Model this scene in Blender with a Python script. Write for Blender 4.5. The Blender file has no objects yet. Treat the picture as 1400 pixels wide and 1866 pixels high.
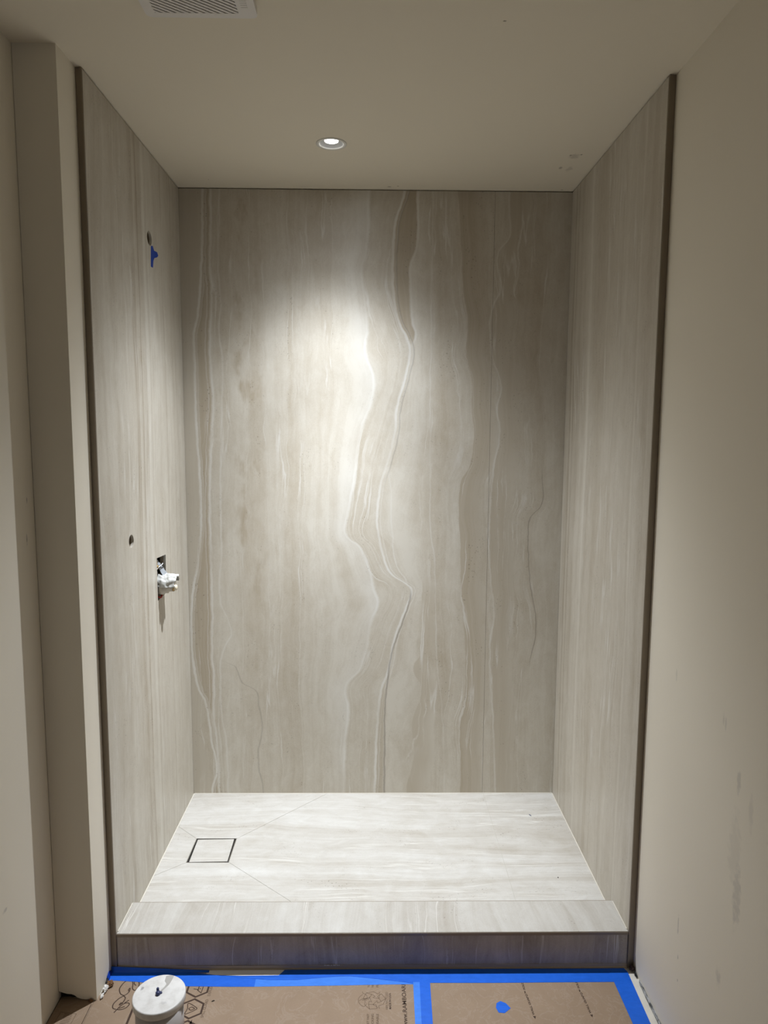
import bpy, bmesh, math, random
from mathutils import Vector, Matrix, noise as mnoise
random.seed(7)
sc = bpy.context.scene
C = sc.collection

# ------------------------------------------------------------------ place dimensions (metres, camera over x=0 y=0)
XL, XR = -0.7569, 0.7671          # faces of the side slabs
YB, YF, YK = 2.8656, 1.9588, 2.0961   # back slab, front of shower, back of curb
ZC, ZP, ZK = 2.5285, 0.0729, 0.1177   # ceiling, shower floor, curb top
XWL, XDL, XDR = -0.882, -0.775, 0.7865  # room left wall, boxed pillar side, room right wall
YP = 1.846                        # front of boxed pillar
YREAR = -1.6
LIGHT = (-0.142, 2.432)

# ------------------------------------------------------------------ camera
def cam_axes(p, y, r):
    cy, sy, cp, sp = math.cos(y), math.sin(y), math.cos(p), math.sin(p)
    f = Vector((sy*cp, cy*cp, -sp)); right = Vector((cy, -sy, 0)); up = right.cross(f)
    cr, sr = math.cos(r), math.sin(r)
    return cr*right + sr*up, -sr*right + cr*up, f
cd = bpy.data.cameras.new('camera'); cam = bpy.data.objects.new('camera', cd); C.objects.link(cam)
a_, b_, c_ = cam_axes(0.1122, 0.0147, 0.0055)
cam.matrix_world = Matrix(((a_.x, b_.x, -c_.x, 0), (a_.y, b_.y, -c_.y, 0), (a_.z, b_.z, -c_.z, 1.5976), (0, 0, 0, 1)))
cd.sensor_fit = 'VERTICAL'; cd.sensor_height = 24.0; cd.lens = 1294.1/1866*24.0
cd.clip_start = 0.02; cd.clip_end = 50
sc.camera = cam

# ------------------------------------------------------------------ world, lamps, exposure
sc.view_settings.view_transform = 'Standard'; sc.view_settings.look = 'None'
sc.view_settings.exposure = 0.0; sc.view_settings.gamma = 1.0; sc.view_settings.use_curve_mapping = False
w = bpy.data.worlds.new('world'); sc.world = w; w.use_nodes = True
w.node_tree.nodes['Background'].inputs[0].default_value = (0.62, 0.72, 1.0, 1)
w.node_tree.nodes['Background'].inputs[1].default_value = 0.03

# the beam of the downlight: intensity against the angle from straight down (degrees, relative candela)
BEAM_POWER = 315.0
BEAM = [(0, 1.0), (8, 1.0), (15, 0.93), (21, 0.69), (26, 0.43), (31, 0.265), (36.5, 0.18), (42, 0.096), (48, 0.036), (54, 0.013), (62, 0.005), (72, 0.002), (82, 0.001), (90, 0.0)]
def beam_lamp():
    ld = bpy.data.lights.new('downlight_beam', 'POINT'); ld.energy = BEAM_POWER; ld.shadow_soft_size = 0.012
    ld.color = (0.945, 1.0, 1.075)
    ld.use_nodes = True
    nt = ld.node_tree; nt.nodes.clear()
    out = nt.nodes.new('ShaderNodeOutputLight'); em = nt.nodes.new('ShaderNodeEmission')
    tc = nt.nodes.new('ShaderNodeTexCoord'); sep = nt.nodes.new('ShaderNodeSeparateXYZ')
    nt.links.new(tc.outputs['Normal'], sep.inputs[0])
    m = nt.nodes.new('ShaderNodeMath'); m.operation = 'MULTIPLY'; m.inputs[1].default_value = -1.0
    nt.links.new(sep.outputs[2], m.inputs[0])
    ac = nt.nodes.new('ShaderNodeMath'); ac.operation = 'ARCCOSINE'; nt.links.new(m.outputs[0], ac.inputs[0])
    dv = nt.nodes.new('ShaderNodeMath'); dv.operation = 'DIVIDE'; dv.inputs[1].default_value = math.pi/2; dv.use_clamp = True
    nt.links.new(ac.outputs[0], dv.inputs[0])
    fc = nt.nodes.new('ShaderNodeFloatCurve'); cv = fc.mapping.curves[0]
    pts = [(a/90.0, s) for a, s in BEAM]
    cv.points[0].location = pts[0]; cv.points[1].location = pts[-1]
    for p in pts[1:-1]: cv.points.new(*p)
    fc.mapping.update()
    nt.links.new(dv.outputs[0], fc.inputs['Value'])
    nt.links.new(fc.outputs[0], em.inputs['Strength']); nt.links.new(em.outputs[0], out.inputs[0])
    o = bpy.data.objects.new('downlight_beam', ld); C.objects.link(o)
    o.location = (LIGHT[0], LIGHT[1], ZC-0.006)
    return o
beam_lamp()
# the dim cool light of the room behind the camera
ad = bpy.data.lights.new('room_light', 'AREA'); ad.shape = 'RECTANGLE'; ad.size = 0.9; ad.size_y = 1.6
ad.energy = 1.0; ad.color = (0.72, 0.80, 1.0)
ao = bpy.data.objects.new('room_light', ad); C.objects.link(ao)
ao.location = (0.0, -1.3, 1.2); ao.rotation_euler = (math.radians(90), 0, 0)

# ------------------------------------------------------------------ node helper
class G:
    def __init__(s, name, rough=0.6, spec=0.3):
        s.m = bpy.data.materials.new(name); s.m.use_nodes = True
        s.nt = s.m.node_tree; s.nt.nodes.clear()
        s.out = s.nt.nodes.new('ShaderNodeOutputMaterial'); s.b = s.nt.nodes.new('ShaderNodeBsdfPrincipled')
        s.nt.links.new(s.b.outputs[0], s.out.inputs[0])
        s.b.inputs['Roughness'].default_value = rough; s.b.inputs['Specular IOR Level'].default_value = spec
        tc = s.nt.nodes.new('ShaderNodeTexCoord'); s.P = tc.outputs['Object']
        sp = s.nt.nodes.new('ShaderNodeSeparateXYZ'); s.nt.links.new(s.P, sp.inputs[0])
        s.X, s.Y, s.Z = sp.outputs[0], sp.outputs[1], sp.outputs[2]
    def put(s, inp, v):
        if hasattr(v, 'is_linked'): s.nt.links.new(v, inp)
        else: inp.default_value = v
    def M(s, op, a, b=0.0, c=0.0, clamp=False):
        n = s.nt.nodes.new('ShaderNodeMath'); n.operation = op; n.use_clamp = clamp
        s.put(n.inputs[0], a); s.put(n.inputs[1], b)
        if op in ('MULTIPLY_ADD', 'WRAP', 'COMPARE'): s.put(n.inputs[2], c)
        return n.outputs[0]
    def add(s, a, b): return s.M('ADD', a, b)
    def sub(s, a, b): return s.M('SUBTRACT', a, b)
    def mul(s, a, b): return s.M('MULTIPLY', a, b)
    def ma(s, a, b, c): return s.M('MULTIPLY_ADD', a, b, c)
    def vec(s, x, y, z=0.0):
        n = s.nt.nodes.new('ShaderNodeCombineXYZ'); s.put(n.inputs[0], x); s.put(n.inputs[1], y); s.put(n.inputs[2], z); return n.outputs[0]
    def noise(s, v, scale=1.0, detail=2.0, rough=0.5, dist=0.0):
        n = s.nt.nodes.new('ShaderNodeTexNoise'); s.put(n.inputs['Vector'], v)
        n.inputs['Scale'].default_value = scale; n.inputs['Detail'].default_value = detail
        n.inputs['Roughness'].default_value = rough; n.inputs['Distortion'].default_value = dist
        return n.outputs[0]
    def step(s, v, a, b, lo=0.0, hi=1.0):
        n = s.nt.nodes.new('ShaderNodeMapRange'); n.interpolation_type = 'SMOOTHSTEP'
        s.put(n.inputs[0], v); n.inputs[1].default_value = a; n.inputs[2].default_value = b
        n.inputs[3].default_value = lo; n.inputs[4].default_value = hi
        return n.outputs[0]
    def mix(s, f, a, b):
        n = s.nt.nodes.new('ShaderNodeMix'); n.data_type = 'RGBA'; s.put(n.inputs[0], f)
        for i, v in ((6, a), (7, b)):
            if isinstance(v, tuple): n.inputs[i].default_value = (*v, 1) if len(v) == 3 else v
            else: s.nt.links.new(v, n.inputs[i])
        return n.outputs[2]
    def curve(s, v, pts, vmax=2.6, lo=-0.8, hi=0.8):
        """position across the slab as a function of the height along it"""
        n = s.nt.nodes.new('ShaderNodeFloatCurve'); cv = n.mapping.curves[0]
        q = sorted((z/vmax, (x-lo)/(hi-lo)) for x, z in pts)
        cv.points[0].location = (0.0, q[0][1]); cv.points[1].location = (1.0, q[-1][1])
        for p in q:
            if 0.005 < p[0] < 0.995: cv.points.new(*p)
        n.mapping.update()
        s.put(n.inputs['Value'], s.M('DIVIDE', v, vmax))
        return s.ma(n.outputs[0], hi-lo, lo)
    def col(s, c):
        if isinstance(c, tuple): s.b.inputs['Base Color'].default_value = (*c, 1)
        else: s.nt.links.new(c, s.b.inputs['Base Color'])
    def bump(s, h, strength=0.2, dist=0.001):
        n = s.nt.nodes.new('ShaderNodeBump'); n.inputs['Strength'].default_value = strength
        n.inputs['Distance'].default_value = dist; s.put(n.inputs['Height'], h)
        s.nt.links.new(n.outputs[0], s.b.inputs['Normal'])
    def spots(s, pa, pb, items, warp=0.01, fscale=60):
        """worn marks with a shape of their own: (a, b, radius a, radius b, strength)"""
        n1 = s.noise(s.P, fscale, 3.0, 0.6)
        tot = None
        for a, b, ra, rb, st in items:
            da = s.M('DIVIDE', s.sub(pa, a), ra); db = s.M('DIVIDE', s.sub(pb, b), rb)
            d = s.add(s.mul(da, da), s.mul(db, db))
            d = s.add(d, s.ma(n1, 2.4, -1.2))
            mk = s.mul(s.step(d, 1.0, 0.0), st)
            tot = mk if tot is None else s.M('MAXIMUM', tot, mk)
        return tot

LIGHT_C, DARK_C, PALE_C = (0.60, 0.562, 0.485), (0.42, 0.36, 0.272), (0.72, 0.705, 0.66)
def stone(name, across, along, seed=0.0, light=LIGHT_C, dark=DARK_C, veins=None, contrast=1.0, freq=1.0, rough=0.42, marks=()):
    g = G(name, rough=rough, spec=0.35)
    ax = dict(x=g.X, y=g.Y, z=g.Z); u, v = ax[across], ax[along]
    base_u = u
    # slow bending of the layers
    n1 = g.noise(g.vec(g.mul(u, 1.6), g.mul(v, 0.9), seed), 1.0, 2.0)
    n2 = g.noise(g.vec(g.mul(u, 7.0), g.mul(v, 3.0), seed+3), 1.0, 3.0, 0.55)
    uw = g.add(u, g.add(g.ma(n1, 0.16, -0.08), g.ma(n2, 0.045, -0.0225)))
    extra_dark = None; pale = None; line = None
    def mx(a, b): return b if a is None else g.M('MAXIMUM', a, b)
    if veins:
        wob = g.ma(g.noise(g.vec(g.mul(u, 20.0), g.mul(v, 16.0), 5.0), 1.0, 3.0, 0.6), 0.014, -0.007)
        uu = g.add(u, wob)
        f = {k: g.curve(v, p) for k, p in veins.items()}
        D = {k: g.sub(uu, f[k]) for k in f}
        # layers run along the strong veins
        n3 = g.noise(g.vec(g.mul(u, 11.0), g.mul(v, 7.0), seed+17), 1.0, 4.0, 0.6)
        uw = g.add(g.add(u, g.ma(n2, 0.05, -0.025)), g.ma(n3, 0.026, -0.013))
        for k, mean, sig in (('V2', -0.65, 0.10), ('V4', -0.05, 0.13), ('V5', 0.08, 0.10), ('V9', 0.37, 0.12), ('K3', 0.66, 0.08)):
            q = g.M('DIVIDE', g.sub(u, mean), sig)
            gs = g.M('EXPONENT', g.mul(g.mul(q, q), -1.0))
            uw = g.sub(uw, g.mul(gs, g.sub(f[k], mean)))
        fade = g.noise(g.vec(g.mul(u, 4.0), g.mul(v, 3.0), 9.0), 1.0, 2.0)
        fade = g.step(fade, 0.32, 0.62, 0.35, 1.0)
        for k, wd, st in (('V1', 0.007, .75), ('V2', 0.007, .6), ('V3', 0.006, .4), ('V4', 0.012, .75), ('V5', 0.008, .8),
                          ('V6', 0.007, .6), ('V7', 0.005, .45), ('V8', 0.004, .35), ('V10', 0.006, .4)):
            d = g.M('ABSOLUTE', D[k]); mk = g.mul(g.step(d, wd*1.1, 0.0), st)
            if k == 'V6': mk = g.mul(mk, g.step(v, 1.93, 1.97))
            if k == 'V7': mk = g.mul(mk, g.mul(g.step(v, 0.96, 1.0), g.step(v, 1.5, 1.42)))
            pale = mx(pale, mk)
        # a second thinner line follows the widest ribbons
        for k, off in (('V4', 0.022), ('V2', 0.018), ('V1', -0.012), ('V5', -0.014)):
            d = g.M('ABSOLUTE', g.add(D[k], off)); pale = mx(pale, g.mul(g.step(d, 0.004, 0.001), 0.35))
        # broad pale wash on the left of the middle ribbon
        pale = mx(pale, g.mul(g.mul(g.step(D['V4'], -0.10, 0.0), g.step(D['V4'], 0.012, 0.0)), 0.45))
        pale = g.mul(pale, fade)
        # darker layers between pairs of veins
        def between(a, b, e=0.006): return g.mul(g.step(D[a], 0.0, e), g.step(D[b], 0.0, -e))
        extra_dark = g.mul(between('V1', 'V2', .012), 0.85)
        extra_dark = mx(extra_dark, g.mul(g.mul(between('V5', 'V6', .01), g.step(v, 1.9, 1.98)), 0.85))
        extra_dark = mx(extra_dark, g.mul(g.mul(between('V5', 'K2', .01), g.step(v, 0.62, 0.5)), 0.65))
        extra_dark = mx(extra_dark, g.mul(g.mul(g.step(D['V9'], -0.003, 0.004), g.step(D['V9'], 0.16, 0.03)), 0.75))
        extra_dark = mx(extra_dark, g.mul(g.mul(g.mul(g.step(D['V11'], -0.003, 0.005), g.step(D['V11'], 0.14, 0.02)), g.step(v, 1.1, 0.9)), 0.6))
        extra_dark = mx(extra_dark, g.mul(g.mul(g.step(D['V10'], -0.003, 0.005), g.step(D['V10'], 0.16, 0.03)), 0.6))
        blot = g.noise(g.vec(g.mul(u, 14.0), g.mul(v, 6.0), 21.0), 1.0, 4.0, 0.6)
        zone = g.mul(g.step(g.M('ABSOLUTE', g.add(u, 0.50)), 0.13, 0.02), g.step(v, 0.5, 1.0))
        extra_dark = mx(extra_dark, g.mul(g.mul(g.step(blot, 0.40, 0.68), zone), 0.85))
        extra_dark = mx(extra_dark, g.mul(g.step(D['V1'], 0.004, -0.01), 0.45))
        # hairline cracks
        d = g.M('ABSOLUTE', D['K3']); line = g.mul(g.mul(g.step(d, 0.0035, 0.0005), g.mul(g.step(v, 0.60, 0.70), g.step(v, 1.48, 1.36))), 0.5)
        d = g.M('ABSOLUTE', D['K1']); line = mx(line, g.mul(g.mul(g.step(d, 0.006, 0.0), g.step(v, 0.66, 0.62)), 0.33))
        d = g.M('ABSOLUTE', D['K2']); line = mx(line, g.mul(g.mul(g.step(d, 0.006, 0.001), g.step(v, 0.96, 0.92)), 0.55))
        d = g.M('ABSOLUTE', g.sub(D['V5'], 0.016)); line = mx(line, g.mul(g.mul(g.step(d, 0.005, 0.001), g.step(v, 1.35, 1.5)), 0.35))
    bands = g.noise(g.vec(g.mul(uw, 8.0*freq), g.mul(v, 0.30), seed+1), 1.0, 4.0, 0.6)
    fine = g.noise(g.vec(g.mul(uw, 62.0*freq), g.mul(v, 1.3), seed+2), 1.0, 3.0, 0.6)
    hair = g.noise(g.vec(g.mul(uw, 210.0), g.mul(v, 3.0), seed+4), 1.0, 2.0, 0.5)
    cloud = g.noise(g.vec(g.mul(u, 6.0), g.mul(v, 3.0), seed+6), 1.0, 4.0, 0.6, 0.8)
    grain = g.noise(g.P, 330.0, 3.0, 0.7)
    mott = g.noise(g.vec(g.mul(u, 24.0), g.mul(v, 13.0), seed+11), 1.0, 6.0, 0.72, 0.6)
    fac = g.ma(bands, 2.0*contrast, 0.42-1.0*contrast)
    fac = g.add(fac, g.ma(fine, 0.62*contrast, -0.31*contrast))
    fac = g.add(fac, g.ma(hair, 0.20*contrast, -0.10*contrast))
    fac = g.add(fac, g.ma(cloud, 0.9*contrast, -0.45*contrast))
    fac = g.add(fac, g.ma(grain, 0.75, -0.375)); fac = g.add(fac, g.ma(mott, 1.1*contrast, -0.55*contrast))
    fac = g.M('ADD', fac, 0.0)
    if extra_dark is not None: fac = g.M('MAXIMUM', g.mul(fac, 0.85), g.mul(extra_dark, g.ma(fine, 0.9, 0.62)))
    if extra_dark is not None: fac = g.M('MINIMUM', fac, 1.25)
    for pos, wd, st, kind in marks:
        mk = g.mul(g.step(g.M('ABSOLUTE', g.sub(g.add(u, g.ma(n1, 0.06, -0.03)), pos)), wd, wd*0.2), g.mul(st, g.step(cloud, 0.25, 0.6, 0.45, 1.0)))
        if kind: fac = g.add(fac, g.mul(mk, 0.8))
        else: fac = g.sub(fac, mk)
    fac = g.M('MAXIMUM', g.M('MINIMUM', fac, 1.3), -0.25)
    c = g.mix(g.M('ADD', g.ma(fac, 0.667, 0.167), 0.0, clamp=True), tuple(min(.9, l+(l-d)*0.25) for l, d in zip(light, dark)), tuple(d-(l-d)*0.25 for l, d in zip(light, dark)))
    # pale veins of the slab itself
    pv = g.step(g.M('ABSOLUTE', g.sub(bands, 0.53)), 0.012, 0.0)
    pv = g.mul(pv, g.step(cloud, 0.42, 0.62, 0.05, 0.55))
    c = g.mix(pv, c, PALE_C)
    if pale is not None: c = g.mix(pale, c, PALE_C)
    if line is not None: c = g.mix(line, c, (0.22, 0.19, 0.155))
    # pits gathered in the darker layers
    vor = g.nt.nodes.new('ShaderNodeTexVoronoi'); vor.inputs['Scale'].default_value = 1.0
    g.put(vor.inputs['Vector'], g.vec(g.mul(u, 95.0), g.mul(v, 80.0), seed))
    pit = g.step(vor.outputs[0], 0.26, 0.12)
    gate = g.noise(g.vec(g.mul(uw, 16.0), g.mul(v, 5.0), seed+8), 1.0, 3.0, 0.6)
    pit = g.mul(g.mul(pit, g.step(gate, 0.50, 0.66)), g.M('MULTIPLY', fac, 0.8, clamp=True))
    c = g.mix(pit, c, (0.17, 0.14, 0.11))
    g.col(c)
    g.bump(g.sub(g.mul(grain, 0.4), pit), 0.12, 0.0006)
    return g.m

def plain(name, c, rough=0.6, spec=0.3, metal=0.0, nscale=0, namp=0.0, bump=0.0, bscale=200):
    g = G(name, rough, spec)
    if nscale:
        n = g.noise(g.P, nscale, 4.0, 0.6)
        g.col(g.mix(g.ma(n, namp*2, 0.5-namp), tuple(x*0.8 for x in c), tuple(min(1, x*1.2) for x in c)))
    else: g.col(c)
    if bump: g.bump(g.noise(g.P, bscale, 3.0), bump, 0.001)
    g.b.inputs['Metallic'].default_value = metal
    return g.m

VEINS = {
 'V1': [(-0.664, 2.528), (-0.675, 2.24), (-0.694, 2.05), (-0.709, 1.984), (-0.71, 1.855), (-0.71, 1.657), (-0.705, 1.524), (-0.698, 1.35), (-0.698, 1.252), (-0.713, 1.082), (-0.741, 0.927), (-0.749, 0.719), (-0.73, 0.55), (-0.696, 0.463), (-0.678, 0.314), (-0.658, 0.172), (-0.679, 0.089)],
 'V2': [(-0.634, 2.528), (-0.636, 2.366), (-0.641, 2.24), (-0.637, 2.113), (-0.646, 1.985), (-0.647, 1.855), (-0.639, 1.724), (-0.648, 1.592), (-0.659, 1.39), (-0.663, 1.112), (-0.661, 0.9), (-0.666, 0.682), (-0.66, 0.536), (-0.665, 0.389), (-0.655, 0.314), (-0.651, 0.184), (-0.649, 0.086)],
 'V3': [(-0.599, 2.529), (-0.609, 2.246), (-0.604, 2.08), (-0.612, 1.985), (-0.601, 1.887), (-0.608, 1.657), (-0.618, 1.39), (-0.619, 1.112), (-0.628, 0.9), (-0.591, 0.805), (-0.585, 0.771), (-0.613, 0.712), (-0.628, 0.661), (-0.635, 0.52), (-0.632, 0.424), (-0.616, 0.305), (-0.612, 0.086)],
 'K1': [(-0.628, 0.661), (-0.572, 0.626), (-0.546, 0.56), (-0.482, 0.515), (-0.476, 0.47), (-0.464, 0.353), (-0.484, 0.232), (-0.463, 0.086)],
 'V4': [(-0.026, 2.522), (-0.034, 2.297), (-0.051, 2.232), (-0.04, 2.118), (-0.031, 1.989), (-0.038, 1.913), (-0.004, 1.808), (-0.004, 1.76), (-0.056, 1.595), (-0.083, 1.392), (-0.105, 1.274), (-0.118, 1.191), (-0.056, 1.128), (-0.015, 1.028), (0.003, 0.943), (0.017, 0.901), (-0.008, 0.827), (-0.034, 0.682), (-0.055, 0.617), (-0.112, 0.55), (-0.119, 0.522), (-0.105, 0.448), (-0.117, 0.314), (-0.124, 0.088)],
 'V5': [(0.116, 2.524), (0.081, 2.411), (0.073, 2.31), (0.076, 2.119), (0.094, 2.035), (0.129, 1.965), (0.141, 1.925), (0.118, 1.794), (0.092, 1.696), (0.084, 1.596), (0.061, 1.495), (0.022, 1.353), (0.016, 1.218), (0.036, 1.114), (0.066, 1.028), (0.143, 0.973), (0.157, 0.957), (0.137, 0.885), (0.108, 0.806), (0.082, 0.72), (0.062, 0.61), (0.032, 0.515), (0.019, 0.388), (0.013, 0.239), (0.009, 0.087)],
 'V6': [(0.167, 2.524), (0.163, 2.311), (0.142, 2.247), (0.143, 2.151), (0.153, 2.022), (0.166, 1.978), (0.141, 1.916)],
 'K2': [(0.155, 0.943), (0.131, 0.844), (0.075, 0.676), (0.058, 0.536), (0.051, 0.448), (0.05, 0.239), (0.049, 0.087)],
 'V7': [(0.054, 1.459), (0.066, 1.393), (0.074, 1.218), (0.086, 1.085), (0.1, 1.044), (0.143, 0.973)],
 'V8': [(0.226, 2.525), (0.224, 2.002), (0.228, 1.394), (0.235, 1.185), (0.25, 1.078), (0.256, 0.943), (0.265, 0.662), (0.291, 0.424), (0.305, 0.087)],
 'V9': [(0.322, 2.526), (0.336, 2.317), (0.346, 2.161), (0.368, 2.024), (0.363, 1.894), (0.387, 1.81), (0.389, 1.698), (0.4, 1.598), (0.385, 1.463), (0.352, 1.394), (0.355, 1.115), (0.358, 0.974), (0.378, 0.756), (0.385, 0.615), (0.382, 0.501), (0.364, 0.352), (0.371, 0.199), (0.371, 0.087)],
 'V11': [(0.199, 0.987), (0.2, 0.879), (0.203, 0.699), (0.167, 0.617), (0.2, 0.536), (0.162, 0.374), (0.171, 0.238), (0.146, 0.124), (0.142, 0.087)],
 'V10': [(0.522, 2.524), (0.524, 2.452), (0.526, 2.358), (0.481, 2.289), (0.495, 2.154), (0.466, 2.09), (0.463, 1.927), (0.475, 1.876), (0.491, 1.837), (0.508, 1.77), (0.492, 1.699), (0.506, 1.598), (0.485, 1.462), (0.474, 1.125), (0.484, 0.988), (0.499, 0.849), (0.486, 0.709), (0.504, 0.424), (0.521, 0.086)],
 'K3': [(0.665, 2.525), (0.666, 2.216), (0.638, 1.92), (0.669, 1.617), (0.685, 1.396), (0.685, 1.313), (0.638, 1.25), (0.632, 1.187), (0.645, 0.988), (0.675, 0.828), (0.673, 0.742), (0.655, 0.648), (0.651, 0.304), (0.661, 0.086)],
}
M = {}
M['stone_back'] = stone('stone_back', 'x', 'z', 0.0, veins=VEINS)
M['stone_left'] = stone('stone_left', 'y', 'z', 13.0, freq=1.3, contrast=0.85, light=(0.61, .575, .50), dark=(.43, .378, .30), marks=[(2.305, .035, .55, 1), (2.352, .010, .8, 1), (2.325, .006, .5, 0), (2.42, .022, .55, 0), (2.46, .006, .4, 0), (2.13, .03, .35, 1), (2.62, .012, .45, 1), (2.72, .008, .4, 1)])
M['stone_right'] = stone('stone_right', 'y', 'z', 41.0, freq=1.0, contrast=0.8, light=(0.60, .56, .485), dark=(.42, .368, .29), marks=[(2.80, .010, .8, 1), (2.76, .006, .6, 1), (2.775, .006, .5, 0), (2.70, .025, .35, 1), (2.58, .02, .4, 0), (2.02, .03, .35, 1), (2.10, .012, .4, 0)])
M['stone_floor'] = stone('stone_floor', 'y', 'x', 27.0, freq=1.3, contrast=1.15, light=(0.585, .568, .53), dark=(.43, .395, .34))
M['stone_curb'] = stone('stone_curb', 'x', 'y', 33.0, freq=1.4, contrast=1.0, light=(0.52, .50, .46), dark=(.38, .345, .295))
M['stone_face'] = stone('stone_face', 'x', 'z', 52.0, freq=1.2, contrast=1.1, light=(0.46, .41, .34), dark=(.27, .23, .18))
def drywall(name, c, spots=None, axis='x', dark=(0.33, 0.31, 0.29)):
    g = G(name, 0.75, 0.25)
    n = g.noise(g.P, 2.2, 3.0)
    col = g.mix(g.ma(n, 0.5, 0.25), tuple(x*0.97 for x in c), tuple(min(1, x*1.03) for x in c))
    if spots:
        pa, pb = {'x': (g.Y, g.Z), 'z': (g.X, g.Y), 'y': (g.X, g.Z)}[axis]
        col = g.mix(g.spots(pa, pb, spots), col, dark)
    g.col(col); g.bump(g.noise(g.P, 160.0, 3.0, 0.6), 0.12, 0.001)
    return g.m
WALLC = (0.82, 0.76, 0.64)
M['paint'] = drywall('painted_drywall', WALLC)
M['paint_left'] = drywall('painted_drywall_left', WALLC, [(1.80, 1.32, .003, .02, .8), (1.81, 1.42, .003, .012, .7), (1.60, 0.45, .012, .006, .4)])
M['paint_right'] = drywall('painted_drywall_right', WALLC, [
    (1.419, .605, .020, .085, .30), (1.4385, .855, .011, .03, .30), (1.5188, .963, .004, .022, .22), (1.508, .955, .004, .022, .22),
    (1.6828, .344, .004, .030, .45), (1.473, .3726, .014, .03, .28), (1.3849, .817, .012, .05, .16), (1.7698, .976, .006, .02, .2),
    (1.675, .26, .003, .008, .7), (1.67, .20, .003, .006, .7), (1.44, .70, .03, .10, .12), (1.60, .09, .003, .004, .7)])
M['paint_ceiling'] = drywall('painted_ceiling', (0.80, 0.735, 0.60), [
    (.677, 2.516, .022, .03, .30), (.6565, 2.622, .008, .012, .5), (.69, 2.632, .014, .03, .25), (.7224, 2.849, .007, .004, 1.0),
    (.055, 2.834, .010, .004, .9), (.088, 2.826, .004, .003, .8), (-.620, 2.776, .003, .003, .9), (.294, 1.727, .006, .004, .9),
    (.66, 2.505, .004, .005, .8), (.695, 2.50, .005, .006, .9)], 'z', dark=(0.20, 0.165, 0.12))
M['backer'] = plain('backer_board', (0.27, 0.22, 0.155), 0.9, 0.1)
M['dark'] = plain('dark_cavity', (0.035, 0.03, 0.025), 0.9, 0.1, nscale=30, namp=0.4)
M['bronze'] = plain('bronze_metal', (0.25, 0.205, 0.15), 0.42, 0.5, 0.35, nscale=14, namp=0.25)
M['bronze_edge'] = plain('bronze_metal_edge', (0.52, 0.43, 0.32), 0.35, 0.5, 0.35)
M['steel'] = plain('brushed_steel', (0.55, 0.55, 0.55), 0.25, 0.5, 0.9, nscale=60, namp=0.3)
M['white_plastic'] = plain('white_plastic', (0.78, 0.75, 0.72), 0.4, 0.4, nscale=20, namp=0.08)
M['grout'] = plain('grout', (0.47, 0.43, 0.36), 0.9, 0.1)
M['subfloor'] = plain('subfloor', (0.66, 0.62, 0.54), 0.8, 0.2, nscale=20, namp=0.3)
def cardboard():
    g = G('brown_board', 0.62, 0.35)
    n = g.noise(g.P, 9.0, 4.0, 0.6, 0.6); n2 = g.noise(g.vec(g.mul(g.X, 30), g.mul(g.Y, 400), 0), 1.0, 2.0); n3 = g.noise(g.P, 260, 2.0)
    c = g.mix(g.add(g.ma(n, 0.9, -0.12), g.ma(n3, .3, -.15)), (0.245, 0.170, 0.110), (0.320, 0.232, 0.158))
    sc_ = g.noise(g.P, 13.0, 5.0, 0.62, 1.6)
    c = g.mix(g.mul(g.step(g.M('ABSOLUTE', g.sub(sc_, 0.53)), 0.03, 0.0), 0.10), c, (0.55, 0.48, 0.42))
    g.col(c); g.bump(n, 0.25, 0.004); return g.m
M['card'] = cardboard()
M['ink'] = plain('dark_brown_print', (0.055, 0.032, 0.022), 0.7, 0.2)
M['ink_faint'] = plain('faint_brown_print', (0.13, 0.085, 0.055), 0.7, 0.2)
def tape_mat(name, c):
    g = G(name, 0.5, 0.35)
    n = g.noise(g.vec(g.mul(g.X, 30), g.mul(g.Y, 60), g.Z), 1.0, 4.0, 0.65); n2 = g.noise(g.P, 500.0, 2.0)
    g.col(g.mix(g.add(g.ma(n, 1.2, -0.35), g.ma(n2, .3, -.15)), c, tuple(min(1, x*1.35+0.01) for x in c)))
    g.bump(n2, 0.2, 0.0005); return g.m
M['tape'] = tape_mat('blue_tape', (0.002, 0.10, 0.56))
M['tape_thin'] = tape_mat('blue_tape_over_board', (0.035, 0.18, 0.66))
M['tape_dark'] = tape_mat('deep_blue_tape', (0.004, 0.045, 0.34))

# ------------------------------------------------------------------ object helpers
def link(name, me, mat=None, parent=None, smooth=False):
    o = bpy.data.objects.new(name, me); C.objects.link(o)
    if mat and not me.materials: me.materials.append(mat)
    if parent is not None:
        o.parent = parent
        p = parent; off = Vector(parent.location)
        while p.parent: p = p.parent; off = off + p.location
        o.location = -off
    if smooth:
        for p in me.polygons: p.use_smooth = True
    return o
def from_bm(name, bm, mat=None, parent=None, smooth=False):
    bmesh.ops.recalc_face_normals(bm, faces=bm.faces)
    me = bpy.data.meshes.new(name); bm.to_mesh(me); bm.free()
    return link(name, me, mat, parent, smooth)
def add_box(bm, lo, hi, bevel=0.0, rot=None):
    r = bmesh.ops.create_cube(bm, size=1.0); vs = r['verts']
    c = [(l+h)/2 for l, h in zip(lo, hi)]; s = [(h-l) for l, h in zip(lo, hi)]
    for v in vs: v.co = Vector((v.co.x*s[0], v.co.y*s[1], v.co.z*s[2]))
    if rot is not None:
        for v in vs: v.co = rot @ v.co
    for v in vs: v.co += Vector(c)
    if bevel:
        es = list({e for v in vs for e in v.link_edges})
        bmesh.ops.bevel(bm, geom=es, offset=bevel, segments=2, affect='EDGES', profile=0.6)
def box(name, lo, hi, mat, parent=None, bevel=0.0):
    bm = bmesh.new(); add_box(bm, lo, hi, bevel); return from_bm(name, bm, mat, parent)
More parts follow.
